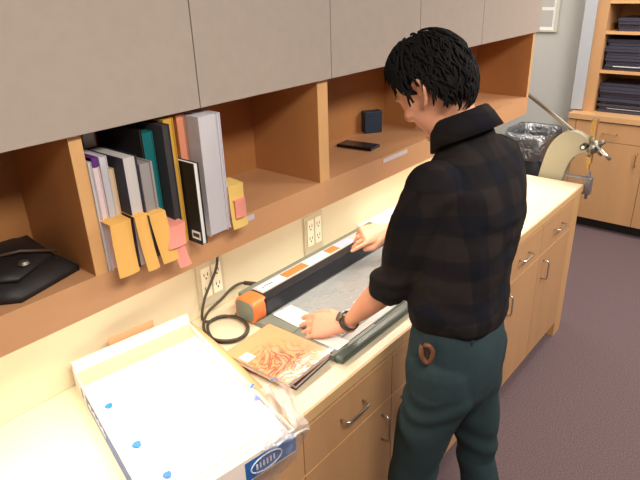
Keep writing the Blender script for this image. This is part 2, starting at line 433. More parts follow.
# ---------------------------------------------------------------- orange book pair
M = Matrix.Translation((.128, -.402, 0)) @ Matrix.Rotation(math.radians(1.5), 4, 'Z')
t = empty('paperback_book', (.128, -.402, .934), 'orange paperback with swirling drawn cover, topmost beside the machine', 'book')
part('pages', bx(-.100, .098, -.125, .126, .9355, .9485, M), PAGES, t, 'grey white page block')
b = B(); box(b, -.102, .101, -.128, .129, .9485, .9500, M); box(b, -.102, .101, -.128, .129, .934, .9355, M)
cv = part('cover', b, COVER, t, 'orange illustrated cover', bevel=.0006)
part('sticker', bx(-.095, -.058, .035, .075, .9500, .9505, M), WHITE, cv, 'white paper sticker')
part('jacket', bx(-.106, .107, -.133, .133, .9508, .9512, M), clear('book_jacket', (.97, .97, .96, 1), .09, .2, .18), t, 'clear plastic jacket')
M = Matrix.Translation((.140, -.410, 0)) @ Matrix.Rotation(math.radians(5), 4, 'Z')
t = empty('book', (.140, -.410, .9155), 'dark thin book lying underneath the orange paperback', 'book')
part('pages', bx(-.092, .093, -.118, .118, .9185, .9305, M), PAGES, t)
b = B(); box(b, -.095, .097, -.121, .121, .9305, .933, M); box(b, -.095, .097, -.121, .121, .9157, .9185, M)
part('cover', b, mat('maroon_cover', rgb(70, 40, 48), .4), t, 'dark maroon cover')

# ---------------------------------------------------------------- large white box
t = empty('cardboard_box', (-.25, -.35, .915), 'large open white cardboard box with blue printed sides on worktop', 'box')
u = V((.367, -.053, 0)).normalized(); w = V((-.150, -.580, 0)).normalized()
BL = V((-.327, -.026, 0)); WU = .372; LW = .635
MB = Matrix(((u.x, w.x, 0, BL.x), (u.y, w.y, 0, BL.y), (0, 0, 1, 0), (0, 0, 0, 1)))
def bb(bm, a0, a1, b0, b1, z0, z1): return box(bm, a0, a1, b0, b1, z0, z1, MB)
def fixn(b): bmesh.ops.recalc_face_normals(b, faces=b.faces); return b
Z0, Z1 = .9155, .985
b = B(); bb(b, 0, WU, 0, LW, Z0, Z0 + .004); part('bottom', fixn(b), CARDW, t)
b = B(); bb(b, 0, .004, 0, LW, Z0 + .004, Z1); sd = part('side_wall', fixn(b), CARDW, t)
b = B(); bb(b, -.0008, 0, .12, LW - .01, Z0 + .012, Z1 - .012); bb(b, -.0008, 0, .075, .09, Z0 + .02, Z1 - .018)
pr = part('blue_print', fixn(b), BLUE, sd, 'blue printed panel')
b = B()
for k in range(13):
    a = .14 + k * .012; h = .012 + .006 * ((k * 7) % 3)
    bb(b, -.0012, -.0008, a, a + .006, Z0 + .026, Z0 + .026 + h)
part('script_marks', fixn(b), WHITE, pr, 'white script marks')
b = B(); bb(b, WU - .004, WU, 0, LW, Z0 + .004, Z1); part('side_wall', fixn(b), CARDW, t)
b = B(); bb(b, .004, WU - .004, LW - .004, LW, Z0 + .004, Z1); fr = part('front_wall', fixn(b), CARDW, t)
b = B(); bb(b, WU * .60, WU, LW, LW + .0008, Z0 + .004, Z1 - .01); p2 = part('blue_print', fixn(b), BLUE, fr, 'blue printed corner')
b = B(); 
ring = [MB @ V((WU * .76 + .045 * math.cos(a), LW + .0016, (Z0 + Z1) / 2 - .004 + .022 * math.sin(a))) for a in [2 * math.pi * k / 24 for k in range(24)]]
tube(b, ring, .0018, 6, closed=True)
for k in range(6): bb(b, WU * .76 - .03 + k * .010, WU * .76 - .025 + k * .010, LW + .0008, LW + .0016, Z0 + .022, Z0 + .038)
part('round_emblem', fixn(b), WHITE, p2, 'white oval emblem')
# double back wall rolled over: rounded rim and inner slope
def strip_prof(prof, m, name, lab=None, par=None):
    b = B()
    ra = [b.verts.new(MB @ V((.001, y, z))) for y, z in prof]; rb = [b.verts.new(MB @ V((WU - .001, y, z))) for y, z in prof]
    for k in range(len(prof)): b.faces.new((ra[k], ra[(k + 1) % len(prof)], rb[(k + 1) % len(prof)], rb[k]))
    b.faces.new(ra); b.faces.new(rb[::-1])
    return part(name, fixn(b), m, par or t, lab)
rw = strip_prof([(0, Z0 + .004), (0, 1.004), (.006, 1.012), (.016, 1.014), (.026, 1.006), (.028, .985), (.02, .96), (.02, Z0 + .004)], CARDW, 'rolled_back_wall')
strip_prof([(.0285, .985), (.050, .973), (.087, .966), (.087, .962), (.04, .960), (.0215, .955)], mat('peach_board', rgb(214, 176, 146), .8), 'inner_slope', 'peach coloured inner slope')
b = B(); bb(b, .115, .262, -.004, 0, .99, 1.034)
part('tuck_flap', fixn(b), mat('kraft_dark', rgb(184, 142, 102), .8), t, 'kraft cardboard tuck flap', bevel=.004)
# kraft inner flap bending down on the right side
b = B(); pts = []
for i in range(25):
    f = i / 24; yy = .0 + f * (LW - .03)
    wob = .036 + .024 * math.sin(f * 3.1) + .004 * math.sin(f * 9)
    pts.append([MB @ V((WU, yy, Z1 - .002)), MB @ V((WU + wob * .5, yy, Z1 - .022)), MB @ V((WU + wob * .9, yy, .932)), MB @ V((WU + wob + .004, yy, .9165))])
vs = [[b.verts.new(p) for p in r] for r in pts]
for A, Bq in zip(vs, vs[1:]):
    for k in range(3): b.faces.new((A[k], A[k + 1], Bq[k + 1], Bq[k]))
o = part('side_flap', b, KRAFT, t, 'kraft brown side flap folded outward', smooth=True); md = o.modifiers.new('s', 'SOLIDIFY'); md.thickness = .002
# contents: stack of white film sheets
t = empty('film_sheet_stack', (-.25, -.35, .92), 'bright white stack of film sheets filling the open box', 'sheets')
b = B(); bb(b, .006, WU - .006, .088, LW - .006, Z0 + .005, .966); part('sheet_block', fixn(b), SHEET, t)
b = B(); N = 30
g = [[b.verts.new(MB @ V((.007 + (WU - .014) * i / N, .080 + (LW - .088) * j / N, .968 + .003 * math.sin(i * .35) * math.sin(j * .22) + .004 * (j / N) ** 2))) for j in range(N + 1)] for i in range(N + 1)]
for i in range(N):
    for j in range(N): b.faces.new((g[i][j], g[i + 1][j], g[i + 1][j + 1], g[i][j + 1]))
top = part('top_sheet', fixn(b), SHEET, t, smooth=True)
b = B(); bb(b, .007, WU - .007, LW - .05, LW - .047, .974, .976); bb(b, .007, WU - .007, LW - .028, LW - .026, .976, .978)
part('fold_line', fixn(b), mat('tan_fold', rgb(206, 190, 170), .6), top, 'tan folded sheet edge')
for (x, y, r) in ((-.344, -.240, .010), (-.380, -.420, .011), (-.393, -.556, .010), (-.085, -.528, .008)):
    ring = [V((x + r * (1 + .2 * math.sin(3 * a)) * math.cos(a), y + r * math.sin(a), 0)) for a in [2 * math.pi * k / 24 for k in range(24)]]
    part('registration_dot', prism(B(), [[p + V((0, 0, .9735)) for p in ring], [p + V((0, 0, .9752)) for p in ring]]), DOTB, top, 'blue registration dot')
# clear plastic bag hanging over front right corner
b = B(); N = 16
A0, A1 = V((-.085, -.49, .985)), V((.030, -.535, .955))
rows = []
for j in range(N + 1):
    f = j / N
    if f < .5:
        g_ = f / .5; l = A0.lerp(V((-.225, -.690, .994)), g_); r_ = A1.lerp(V((-.090, -.715, .986)), g_)
    else:
        g_ = (f - .5) / .5; l = V((-.225, -.690, .994)).lerp(V((-.300, -.690, .885)), g_); r_ = V((-.090, -.715, .986)).lerp(V((-.150, -.715, .925)), g_)
    row = []
    for i in range(N + 1):
        p_ = l.lerp(r_, i / N)
        n_ = noise.noise(p_ * 28)
        row.append(b.verts.new(p_ + V((0, -.006 * n_ - .004, .010 * n_ + .008 * math.sin(i * 1.1) * (1 - f)))))
    rows.append(row)
for A, Bq in zip(rows, rows[1:]):
    for k in range(N): b.faces.new((A[k], A[k + 1], Bq[k + 1], Bq[k]))
t = empty('plastic_bag', (-.1, -.58, .97), 'crumpled clear plastic sleeve draped over front corner of the box', 'plastic bag')
part('sleeve', b, clear('bag_plastic', (.92, .94, .98, 1), .32, .45, .3), t, smooth=True)
b = B()
for x, y, z in ((-.008, -.510, .978), (.006, -.516, .974), (-.068, -.498, .992), (-.074, -.500, .992)):
    ball(b, (x, y, z), (.006, .004, .0016), u=10, v=6)
part('blue_mark', b, mat('mark_cyan', rgb(30, 130, 200), .4), t, 'small blue print marks')

# ---------------------------------------------------------------- shelf: soft black case
t = empty('zip_case', (-.43, -.15, 1.376), 'flat black soft case with round metal snap on the left shelf', 'case')
def quadslab(c, h0, h1, n=10, bulge=.012):
    b = B(); top = []; bot = []
    for i in range(n + 1):
        ra, rb_ = [], []
        for j in range(n + 1):
            u_, v_ = i / n, j / n
            p = (V(c[0]) * (1 - u_) + V(c[1]) * u_) * (1 - v_) + (V(c[3]) * (1 - u_) + V(c[2]) * u_) * v_
            e = (min(u_, 1 - u_, v_, 1 - v_) * 5); e = min(e, 1) ** .5
            hh = h0 + (h1 - h0) * (.35 + .65 * e) + bulge * math.sin(u_ * math.pi) * math.sin(v_ * math.pi)
            ra.append(b.verts.new((p.x, p.y, hh))); rb_.append(b.verts.new((p.x, p.y, h0)))
        top.append(ra); bot.append(rb_)
    for i in range(n):
        for j in range(n):
            b.faces.new((top[i][j], top[i + 1][j], top[i + 1][j + 1], top[i][j + 1])); b.faces.new((bot[i][j], bot[i][j + 1], bot[i + 1][j + 1], bot[i + 1][j]))
        b.faces.new((top[i][0], bot[i][0], bot[i + 1][0], top[i + 1][0])); b.faces.new((top[i][n], top[i + 1][n], bot[i + 1][n], bot[i][n]))
        b.faces.new((top[0][i], top[0][i + 1], bot[0][i + 1], bot[0][i])); b.faces.new((top[n][i], bot[n][i], bot[n][i + 1], top[n][i + 1]))
    return fixn(b)
part('body', quadslab([(-.80, -.03, 0), (-.348, -.03, 0), (-.342, -.245, 0), (-.500, -.290, 0)], 1.3765, 1.412), BLACKC, t, smooth=True)
fl = part('flap', quadslab([(-.78, -.04, 0), (-.36, -.04, 0), (-.375, -.20, 0), (-.485, -.262, 0)], 1.412, 1.432, bulge=.010), BLACKC, t, smooth=True)
b = B(); bmesh.ops.create_cone(b, cap_ends=True, segments=24, radius1=.013, radius2=.009, depth=.006, matrix=Matrix.Translation((-.452, -.225, 1.434)))
part('snap', b, CHROME, fl, 'round metal snap')
b = B(); tube(b, [(-.52, -.16, 1.445), (-.44, -.19, 1.447), (-.37, -.21, 1.428)], .004, 8); part('strap_seam', b, mat('brown_seam', rgb(70, 52, 40), .5), fl, smooth=True)

# ---------------------------------------------------------------- books in the bay
ZS = 1.3762
def book(name, x, wd, yf, depth, h, cov, pages, label, cat='book', lean=0.0, cth=.002, spine_out=False, extra=None, soft=False):
    """upright volume; x = left at bottom, pages (fore edge) face the room; lean shears the top along x (negative = to the left)"""
    M = Matrix.Translation((x, yf, ZS)) @ Matrix.Rotation(lean, 4, 'Y')
    M = Matrix.Translation((x, yf, ZS + (wd * abs(math.sin(lean)) if lean > 0 else 0))) @ Matrix.Rotation(lean, 4, 'Y')
    t = empty(name, (x + wd / 2, yf + depth / 2, ZS), label, cat, 'books and booklets standing in the open shelf')
    part('pages', bx(cth, wd - cth, .003, depth - .003, .002, h - .002, M=M), pages, t)
    b = B(); box(b, 0, cth, 0, depth, 0, h, M); box(b, wd - cth, wd, 0, depth, 0, h, M); box(b, cth, wd - cth, depth - .003, depth, 0, h, M)
    c = part('cover', b, cov, t, bevel=.0005)
    if extra: extra(M, c, wd, h)
    return t
L = -.02
DB = .105
book('booklet', -.306, .008, -.312, DB, .262, PAGEW, PAGES, 'thin white booklet, first from the left in the row', cth=.0015)
def purp(M, c, wd, h): part('corner_tab', bx(0, wd, -.0012, .05, h - .02, h + .001, M=M), mat('purple_tab', rgb(96, 40, 120), .5), c, 'purple top corner')
book('booklet', -.297, .015, -.312, DB, .268, LILAC, mat('pink_pages', rgb(226, 206, 208), .8), 'pale pink booklet with purple top corner, second from left', extra=purp)
book('booklet', -.281, .018, -.316, DB, .268, PAGEW, PAGEW, 'thick white booklet, third from the left in the row')
book('booklet', -.262, .012, -.314, DB, .236, CREAM, CREAM, 'short cream card booklet between white booklet and navy book')
book('binder', -.304, .036, -.196, .15, .312, CHAR, mat('blue_grey_pages', rgb(120, 124, 140), .7, var=.4, vscale=60, stretch=(14, .2, .2)), 'tall blue grey binder pushed back behind the white booklets')
book('hardback_book', -.249, .038, -.350, .148, .262, NAVY, PAGES, 'navy hardback book with grey page block facing out', cth=.004)
book('folder', -.1745, .006, -.318, .19, .306, BLACKC, DARK, 'thin black folder just left of the teal cloth book', cth=.001)
book('folder', -.242, .030, -.190, .15, .316, WHITE, WHITE, 'tall white folder pushed back behind the photo covered book')
def photo(M, c, wd, h):
    b = B(); box(b, wd * .15, wd * .85, -.0012, 0, .01, h * .45, M); part('cover_photo', b, CHAR, c, 'dark photo on the cover')
book('hardback_book', -.209, .034, -.352, .150, .240, mat('silver_grey', rgb(150, 142, 140), .5), mat('silver_pages', rgb(150, 144, 142), .6), 'grey hardback book with dark photograph in plastic jacket', extra=photo, cth=.006)
def spine(M, c, wd, h):
    b = B(); box(b, wd * .45, wd * .55, -.0012, 0, h * .25, h * .6, M); part('spine_marks', b, mat('pale_teal', rgb(90, 160, 165), .5), c)
book('hardback_book', -.168, .032, -.312, .12, .296, TEAL, TEAL, 'tall teal cloth book standing in the middle of row', extra=spine)
book('folder', -.134, .020, -.350, .20, .312, CHAR, CHAR, 'tall charcoal grey folder between teal book and yellow envelope')
book('envelope', -.112, .028, -.325, .18, .318, YELE, YELE, 'tall mustard yellow envelope behind the black barcode book')
def barcode(M, c, wd, h):
    s_ = part('sticker', bx(-.0008, 0, .004, .036, .012, .034, M=M), WHITE, c, 'white barcode sticker')
    part('bars', box(B(), -.0012, -.0008, .008, .032, .018, .028, M), CHAR, s_, 'grey barcode')
book('paperback_book', -.080, .017, -.374, .17, .212, BLACKC, WHITE, 'short black paperback with white barcode sticker', extra=barcode, cth=.003)
book('folder', -.060, .024, -.305, .15, .318, mat('orange_folder', rgb(206, 130, 70), .5), mat('peach', rgb(226, 150, 120), .6), 'orange folder showing above the black paperback')
book('paper_stack', -.032, .060, -.352, .20, .312, PAGEW, PAGEW, 'thick upright bundle of white papers near the right end of row')
book('booklet', .030, .012, -.346, .20, .310, mat('white_cover', rgb(214, 210, 222), .5), PAGEW, 'thin glossy white booklet right against the paper bundle')
# slips hanging out of the books over the shelf edge
def slip(x0, x1, y, z0, z1, m, label, lean=0, curl=.012, dx=0):
    b = B(); n = 10; A = []
    for j in range(n + 1):
        f = j / n; z = z0 + (z1 - z0) * f; yy = y - curl * (1 - f) ** 2
        A.append([b.verts.new((x0 + dx * (1 - f) + (x1 - x0) * i / 5, yy - .003 * math.sin(i / 5 * 3.1), z)) for i in range(6)])
    A.append([b.verts.new((v.co.x, v.co.y + .055, v.co.z + .004)) for v in A[-1]])
    for P, Q in zip(A, A[1:]):
        for k in range(5): b.faces.new((P[k], P[k + 1], Q[k + 1], Q[k]))
    o = single('paper_slip', b, m, ((x0 + x1) / 2, y, z0), label, 'paper slip', 'paper slips sticking out of the books')
    md = o.modifiers.new('s', 'SOLIDIFY'); md.thickness = .0008
    return o
slip(-.304, -.252, -.350, 1.375, 1.500, YEL, 'manila paper slip at far left hanging out of first booklets', dx=-.006)
slip(-.250, -.218, -.364, 1.370, 1.505, YEL, 'manila slip second from left, partly behind the first slip', dx=.006)
slip(-.216, -.172, -.370, 1.375, 1.500, YEL, 'manila slip hanging below the photo covered book', dx=.012)
slip(-.172, -.122, -.372, 1.405, 1.455, PINK, 'pink slip angled upward below the teal book', dx=-.012)
slip(-.168, -.134, -.376, 1.350, 1.404, PINK, 'pink slip tail hanging lowest beside the manila slips', dx=.004)
slip(.040, .092, -.352, 1.375, 1.492, YEL2, 'yellow slip at right end beside the white paper bundle', dx=-.004)
slip(.048, .085, -.3645, 1.405, 1.452, PINK, 'pink note stuck over the yellow slip at right end', curl=.004, dx=-.003)

# phone and blue card
t = empty('mobile_phone', (.89, -.145, 1.3762), 'black mobile phone lying flat on the open shelf', 'phone')
M = Matrix.Translation((.89, -.148, 1.3765)) @ Matrix.Rotation(math.radians(-52), 4, 'Z')
M = Matrix.Translation((.89, -.148, 1.3765)) @ Matrix.Rotation(math.radians(97), 4, 'Z')
part('body', bx(-.078, .078, -.039, .039, 0, .011, M=M), MBLACK, t, bevel=.005, seg=4)
part('screen', bx(-.070, .070, -.034, .034, .011, .0114, M=M), mat('phone_glass', rgb(44, 36, 38), .25), t, 'dark glass screen')
M = Matrix.Translation((1.115, -.055, 1.3765)) @ Matrix.Rotation(math.radians(-34), 4, 'Z')
t = empty('box_of_cards', (1.115, -.055, 1.3765), 'small dark blue box standing at the back of shelf near the man\'s face', 'box')
part('box_body', bx(-.038, .038, -.022, .022, 0, .088, M=M), DBLUE, t, bevel=.002)
part('lid', bx(-.039, .039, -.023, .023, .070, .090, M=M), DBLUE, t, bevel=.002)

# ---------------------------------------------------------------- framed notice on back wall
WX = 4.16
t = empty('picture_frame', (WX, .45, 1.525), 'white framed notice hanging on the grey wall right of the wall cabinets', 'picture frame')
b = B(); fy0, fy1, fz0, fz1 = .255, .66, 1.525, 2.05
box(b, WX - .02, WX - .001, fy0, fy1, fz0, fz0 + .018); box(b, WX - .02, WX - .001, fy0, fy1, fz1 - .018, fz1); box(b, WX - .02, WX - .001, fy0, fy0 + .018, fz0 + .018, fz1 - .018); box(b, WX - .02, WX - .001, fy1 - .018, fy1, fz0 + .018, fz1 - .018)
part('frame', b, mat('pale_frame', rgb(212, 206, 190), .5), t, bevel=.002)
pp = part('sheet', bx(WX - .010, WX - .001, fy0 + .018, fy1 - .018, fz0 + .018, fz1 - .018), WHITE, t, 'white printed sheet')
GP = mat('grey_print', rgb(188, 184, 176), .7)
for (ya, yb, za, zb) in ((.298, .62, 1.565, 1.69), (.298, .62, 1.715, 1.80), (.298, .62, 1.83, 1.98)):
    part('print_block', bx(WX - .0108, WX - .0100, ya, yb, za, zb), GP, pp, 'pale grey printed block')

# ---------------------------------------------------------------- bin
t = empty('waste_bin', (3.91, .25, 0), 'black waste bin with crumpled clear liner standing beyond the counter end', 'bin')
def rr_ring(cx, cy, hx, hy, z, n=32, e=.5, wob=0):
    return [V((cx + math.copysign(abs(math.cos(a)) ** e, math.cos(a)) * hx * (1 + wob * noise.noise(V((math.cos(a) * 4, math.sin(a) * 4, z * 9)))), cy + math.copysign(abs(math.sin(a)) ** e, math.sin(a)) * hy, z + wob * .18 * noise.noise(V((math.cos(a) * 3, math.sin(a) * 3, 7))))) for a in [2 * math.pi * k / n for k in range(n)]]
def bag(rings, name, m, lab=None, caps=False):
    b = B(); vs = [[b.verts.new(p) for p in q] for q in rings]; n = len(vs[0])
    for A, Bq in zip(vs, vs[1:]):
        for k in range(n): b.faces.new((A[k], A[(k + 1) % n], Bq[(k + 1) % n], Bq[k]))
    if caps: b.faces.new(vs[0][::-1]); b.faces.new(vs[-1])
    part(name, fixn(b), m, t, lab, smooth=True)
BX, BY = 3.91, .255
bag([rr_ring(BX, BY, .17, .14, .001), rr_ring(BX, BY, .215, .180, .75), rr_ring(BX, BY, .205, .170, .75), rr_ring(BX, BY, .16, .13, .03)], 'bin_body', BINB, caps=True)
def wrap(z, g, wob): return rr_ring(BX, BY, .215 + g, .180 + g, z, n=64, wob=wob)
bag([wrap(.45, -.03, .05), wrap(.70, -.02, .05), wrap(.775, -.006, .05), wrap(.785, .006, .06), wrap(.74, .014, .10), wrap(.70, .018, .14), wrap(.66, .014, .16), wrap(.60, .018, .18), wrap(.57, .012, .16)], 'liner', LINER, 'crumpled translucent bag liner')

# ---------------------------------------------------------------- right-hand storage unit
XU = 3.93; YE = -1.30
t = empty('storage_cabinet', (4.15, -.6, 0), 'maple storage cabinet against the right wall with drawers and doors', 'cabinet')
part('body', bx(XU + .02, 4.395, YE, -.002, .092, .90), WOOD, t)
part('toe_kick', bx(XU + .08, 4.38, YE, -.02, 0, .092), DARK, t, 'black toe kick')
part('filler_strip', bx(XU, XU + .02, -.062, -.003, .095, .895), WOOD, t)
for k, (ya, yb) in enumerate(((-.594, -.066), (-1.13, -.598))):
    d = part('drawer', bx(XU, XU + .02, ya, yb, .748, .893), WOOD, t, bevel=.001)
    cy = (ya + yb) / 2
    part('handle', wire_handle(B(), (XU, cy - .05, .815), (XU, cy + .05, .815), (-1, 0, 0)), BRASS, d, 'thin wire handle')
    d = part('door', bx(XU, XU + .02, ya, yb, .095, .744), WOOD, t, bevel=.001)
    hy = ya + .05 if k == 0 else yb - .05
    part('handle', wire_handle(B(), (XU, hy, .695), (XU, hy, .59), (-1, 0, 0)), BRASS, d, 'thin wire handle')
single('cabinet_top', bx(XU - .012, 4.395, YE, -.002, .902, .945), mat('maple_top', rgb(214, 168, 118), .4, var=.08), (4.15, -.6, .902), 'pale maple top of the storage cabinet below the dark folders', 'worktop', bevel=.002)
t = empty('bookcase', (4.22, -.6, .946), 'maple open bookcase with dark folders standing on the storage cabinet', 'bookcase')
b = B(); box(b, 4.05, 4.39, -.147, -.064, .946, 2.5); part('side_panel', b, WOOD, t)
part('side_panel', bx(4.05, 4.39, -1.30, -1.22, .946, 2.5), WOOD, t)
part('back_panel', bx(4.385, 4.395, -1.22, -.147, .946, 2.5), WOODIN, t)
for z in (1.245, 1.530, 1.745, 2.1):
    part('shelf', bx(4.05, 4.385, -1.22, -.1475, z, z + .020), EDGE, t)
def folio_stack(z, n, yl, where, jit=.010, th=.024):
    for k in range(n):
        j = random.uniform(-jit, jit); h = th * random.uniform(.8, 1.1); yr = yl - .62 + random.uniform(-.02, .02)
        x0 = 4.07 + random.uniform(0, .025)
        pos = 'bottom one' if k == 0 else ('top one' if k == n - 1 else ('second', 'third', 'fourth', 'fifth', 'sixth', 'seventh', 'eighth', 'ninth', 'tenth', 'eleventh')[k - 1] + ' from the bottom')
        t = empty('portfolio', (4.22, yl - .3, z), 'dark blue flat portfolio on the %s, %s' % (where, pos), 'portfolio', 'dark portfolios stacked on the ' + where)
        part('cover', bx(x0, 4.375, yr, yl + j, z + .0005, z + h - .001), FOLIO, t, bevel=.002)
        if k == 1 and where != 'upper shelf': part('label_edge', bx(x0 - .001, x0, yl - .35, yl + j - .06 , z + .006, z + .011), SHEET, t, 'shiny pale label edge')
        z += h
folio_stack(.946, 10, -.165, 'cabinet top')
folio_stack(1.266, 10, -.165, 'middle shelf')
folio_stack(1.551, 4, -.215, 'upper shelf')

# ---------------------------------------------------------------- cast C-frame press clamped to the counter end
t = empty('bench_press', (2.36, -.45, .75), 'cream curved bench press with steel lever at the counter far end', 'press')
def curve2(pts, n=5): return [(p.x, p.y) for p in catmull([V((a, c, 0)) for a, c in pts], n)]
outer = curve2([(-.345, .70), (-.352, .80), (-.362, .905), (-.378, 1.00), (-.402, 1.09), (-.446, 1.155), (-.505, 1.188), (-.560, 1.180), (-.605, 1.155)])
inner = curve2([(-.612, 1.085), (-.575, 1.070), (-.538, 1.040), (-.514, .985), (-.500, .905), (-.497, .80), (-.495, .70)])
poly = outer + inner
def extr(poly, x0, x1):
    b = B(); A = [b.verts.new((x0, y, z)) for y, z in poly]; D = [b.verts.new((x1, y, z)) for y, z in poly]; n = len(poly)
    for k in range(n): b.faces.new((A[k], A[(k + 1) % n], D[(k + 1) % n], D[k]))
    b.faces.new(A); b.faces.new(D[::-1]); return fixn(b)
part('cast_frame', extr(poly, 2.336, 2.385), CASTC, t, bevel=.006)
part('pedestal', bx(2.31, 2.42, -.53, -.30, 0, .72), CASTC, t, bevel=.01)
part('lever', tube(B(), [(2.36, -.675, 1.085), (2.36, -.20, 1.382)], .0105, 12), CHROME, t, 'long steel lever rod', smooth=True)
b = B(); box(b, 2.345, 2.375, -.632, -.604, 1.02, 1.265); box(b, 2.353, 2.367, -.626, -.610, .975, 1.02)
part('guide_bar', b, BRASS, t, 'upright brass guide bar', bevel=.002)
b = B(); ball(b, (2.36, -.632, 1.115), (.035, .036, .036)); 
for a in range(5):
    an = a * 2 * math.pi / 5; tube(b, [(2.36, -.632, 1.115), (2.35, -.632 + .06 * math.cos(an), 1.115 + .06 * math.sin(an))], [.016, .012], 12)
tube(b, [(2.30, -.632, 1.115), (2.42, -.632, 1.115)], .016, 14)
part('clamp_head', b, CHROME, t, 'dull steel clamp head', smooth=True)
b = B(); tube(b, [(2.335, -.592, 1.118), (2.300, -.592, 1.118)], .017, 18); kk = part('knob', b, MBLACK, t, 'round black knob with pale centre')
part('knob_centre', tube(B(), [(2.300, -.592, 1.118), (2.297, -.592, 1.118)], .009, 16), OUTW, kk)
part('handle_pin', tube(B(), [(2.33, -.650, 1.125), (2.30, -.735, 1.075)], .010, 12), STEEL, t, smooth=True)
b = B(); box(b, 2.306, 2.345, -.66, -.62, .86, .955); box(b, 2.306, 2.33, -.62, -.52, .94, .955); tube(b, [(2.325, -.64, .83), (2.325, -.64, .99)], .008, 10)
part('clamp_bracket', b, mat('zinc', rgb(130, 130, 135), .4, .6), t, 'grey metal clamp bracket', bevel=.002)

# ---------------------------------------------------------------- person
PO = V((.45, -.84, 0))
hipL, hipR = V((.345, -.825, .95)), V((.535, -.835, .95))
kneeL, kneeR = V((.302, -.780, .50)), V((.555, -.880, .50))
ankL, ankR = V((.290, -.870, .08)), V((.520, -1.00, .08))
shL, shR = V((.335, -.785, 1.500)), V((.738, -.790, 1.490))
elL, wrL = V((.345, -.690, 1.205)), V((.335, -.510, .988))
elR, wrR = V((.850, -.590, 1.250)), V((.900, -.300, 1.062))
HC = V((.476, -.704, 1.704))
X = V((1, 0, 0))
def torso(b, g=0.0):
    loft(b, ([] if g > 0 else [(V((.44, -.825, .90)), .150 + g, .100 + g), (V((.44, -.825, 1.00)), .158 + g, .108 + g)]) + [(V((.448, -.825, 1.12)), .143 + g, .100 + g), (V((.465, -.825, 1.24)), .155 + g, .108 + g),
             (V((.506, -.818, 1.37)), .186 + g, .126 + g), (V((.526, -.808, 1.465)), .196 + g, .112 + g), (V((.520, -.795, 1.530)), .155 + g, .088 + g), (V((.518, -.785, 1.575)), .080 + g, .062 + g)], X, 36, 6, power=2.25)
    ball(b, shL + V((.015, 0, -.012)), .064 + g); ball(b, shR + V((-.015, 0, -.012)), .064 + g)
# head frame
fd = V((-.04, .82, -.58)).normalized(); rt = fd.cross(V((0, 0, 1))).normalized(); up = rt.cross(fd).normalized()
HM = Matrix((( rt.x, fd.x, up.x, HC.x), (rt.y, fd.y, up.y, HC.y), (rt.z, fd.z, up.z, HC.z), (0, 0, 0, 1)))
def hp(x, y, z): return HM @ V((x, y, z))
def HR(): return HM.to_3x3().to_4x4()
def hand(b, wrist, fdir, nrm, size, spread, curls, thumb, sgn):
    """fdir: towards fingertips, nrm: back of the hand, sgn: side of the thumb (+1 = nrm x fdir side)"""
    f = V(fdir).normalized(); n = V(nrm); n = (n - f * n.dot(f)).normalized(); s = n.cross(f) * sgn
    S = size
    loft(b, [(wrist - f * .02 * S, .026 * S, .020 * S), (wrist + f * .015 * S, .029 * S, .018 * S), (wrist + f * .05 * S, .040 * S, .016 * S), (wrist + f * .090 * S, .043 * S, .0135 * S)], s, 20, 4)
    for q, (off, ln, rad) in enumerate(((.031, .074, .0088), (.011, .082, .0090), (-.010, .076, .0086), (-.030, .060, .0078))):
        base = wrist + f * (.082 - abs(off - .011) * .25) * S + s * off * S
        d = (f + s * (off * spread * 6)).normalized(); ax = d.cross(n).normalized()
        pts = [base - d * .03 * S, base]; cur = d; p = base
        for seg_, c in zip((.45, .32, .25), curls[q]):
            cur = Matrix.Rotation(-c, 3, ax) @ cur; p = p + cur * ln * seg_ * S; pts.append(p.copy())
        tube(b, pts, [rad * S * k for k in (1.1, 1.08, 1.0, .92, .80)], 12)
        ball(b, pts[-1], rad * .80 * S, u=12, v=8)
        for pk in pts[1:4]: ball(b, pk, rad * 1.04 * S, u=12, v=8)
    tb_ = [wrist + f * .02 * S + s * .018 * S, wrist + f * .045 * S + s * .040 * S - n * .004, *[wrist + f * a * S + s * c * S + n * e for a, c, e in thumb]]
    tube(b, tb_, [.015 * S, .0140 * S, .0115 * S, .0095 * S][:len(tb_)], 12)
    ball(b, tb_[-1], .0098 * S, u=12, v=8); ball(b, tb_[-2], .0118 * S, u=12, v=8)

# skin body
b = B()
torso(b, -.022)
loft(b, [(V((.513, -.785, 1.53)), .062, .060), (V((.508, -.765, 1.60)), .056, .058), (V((.498, -.735, 1.66)), .055, .060), (HC + V((0, -.01, -.02)), .055, .06)], X, 24)
# head
ball(b, hp(0, -.012, .030), (.077, .098, .086), HR(), 32, 22)
loft(b, [(hp(0, .030, .045), .066, .062), (hp(0, .038, .0), .066, .062), (hp(0, .034, -.045), .056, .056), (hp(0, .036, -.085), .040, .044), (hp(0, .042, -.108), .024, .026)], rt, 28)
loft(b, [(hp(0, .094, .018), .008, .008), (hp(0, .100, .0), .010, .010), (hp(0, .108, -.020), .013, .011), (hp(0, .101, -.030), .014, .009)], rt, 14)   # nose
for s in (-1, 1):
    ball(b, hp(.034 * s, .082, .030), (.026, .012, .007), HR(), 14, 10)     # brow
    ball(b, hp(.040 * s, .068, -.018), (.022, .022, .018), HR(), 14, 10)    # cheek
    b_ear = [(hp(.074 * s, -.004, .022), .006, .010), (hp(.083 * s, -.010, .026), .0055, .022), (hp(.087 * s, -.013, .010), .006, .024), (hp(.082 * s, -.008, -.014), .006, .017), (hp(.076 * s, -.002, -.030), .005, .009)]
    tube(b, catmull([hp(.078 * s, .008, .020), hp(.088 * s, .0, .036), hp(.094 * s, -.018, .034), hp(.094 * s, -.024, .012), hp(.088 * s, -.014, -.010), hp(.081 * s, .0, -.026), hp(.076 * s, .008, -.018)], 4), .0058, 10)
    ball(b, hp(.080 * s, -.008, .006), (.005, .015, .026), HR(), 14, 10)
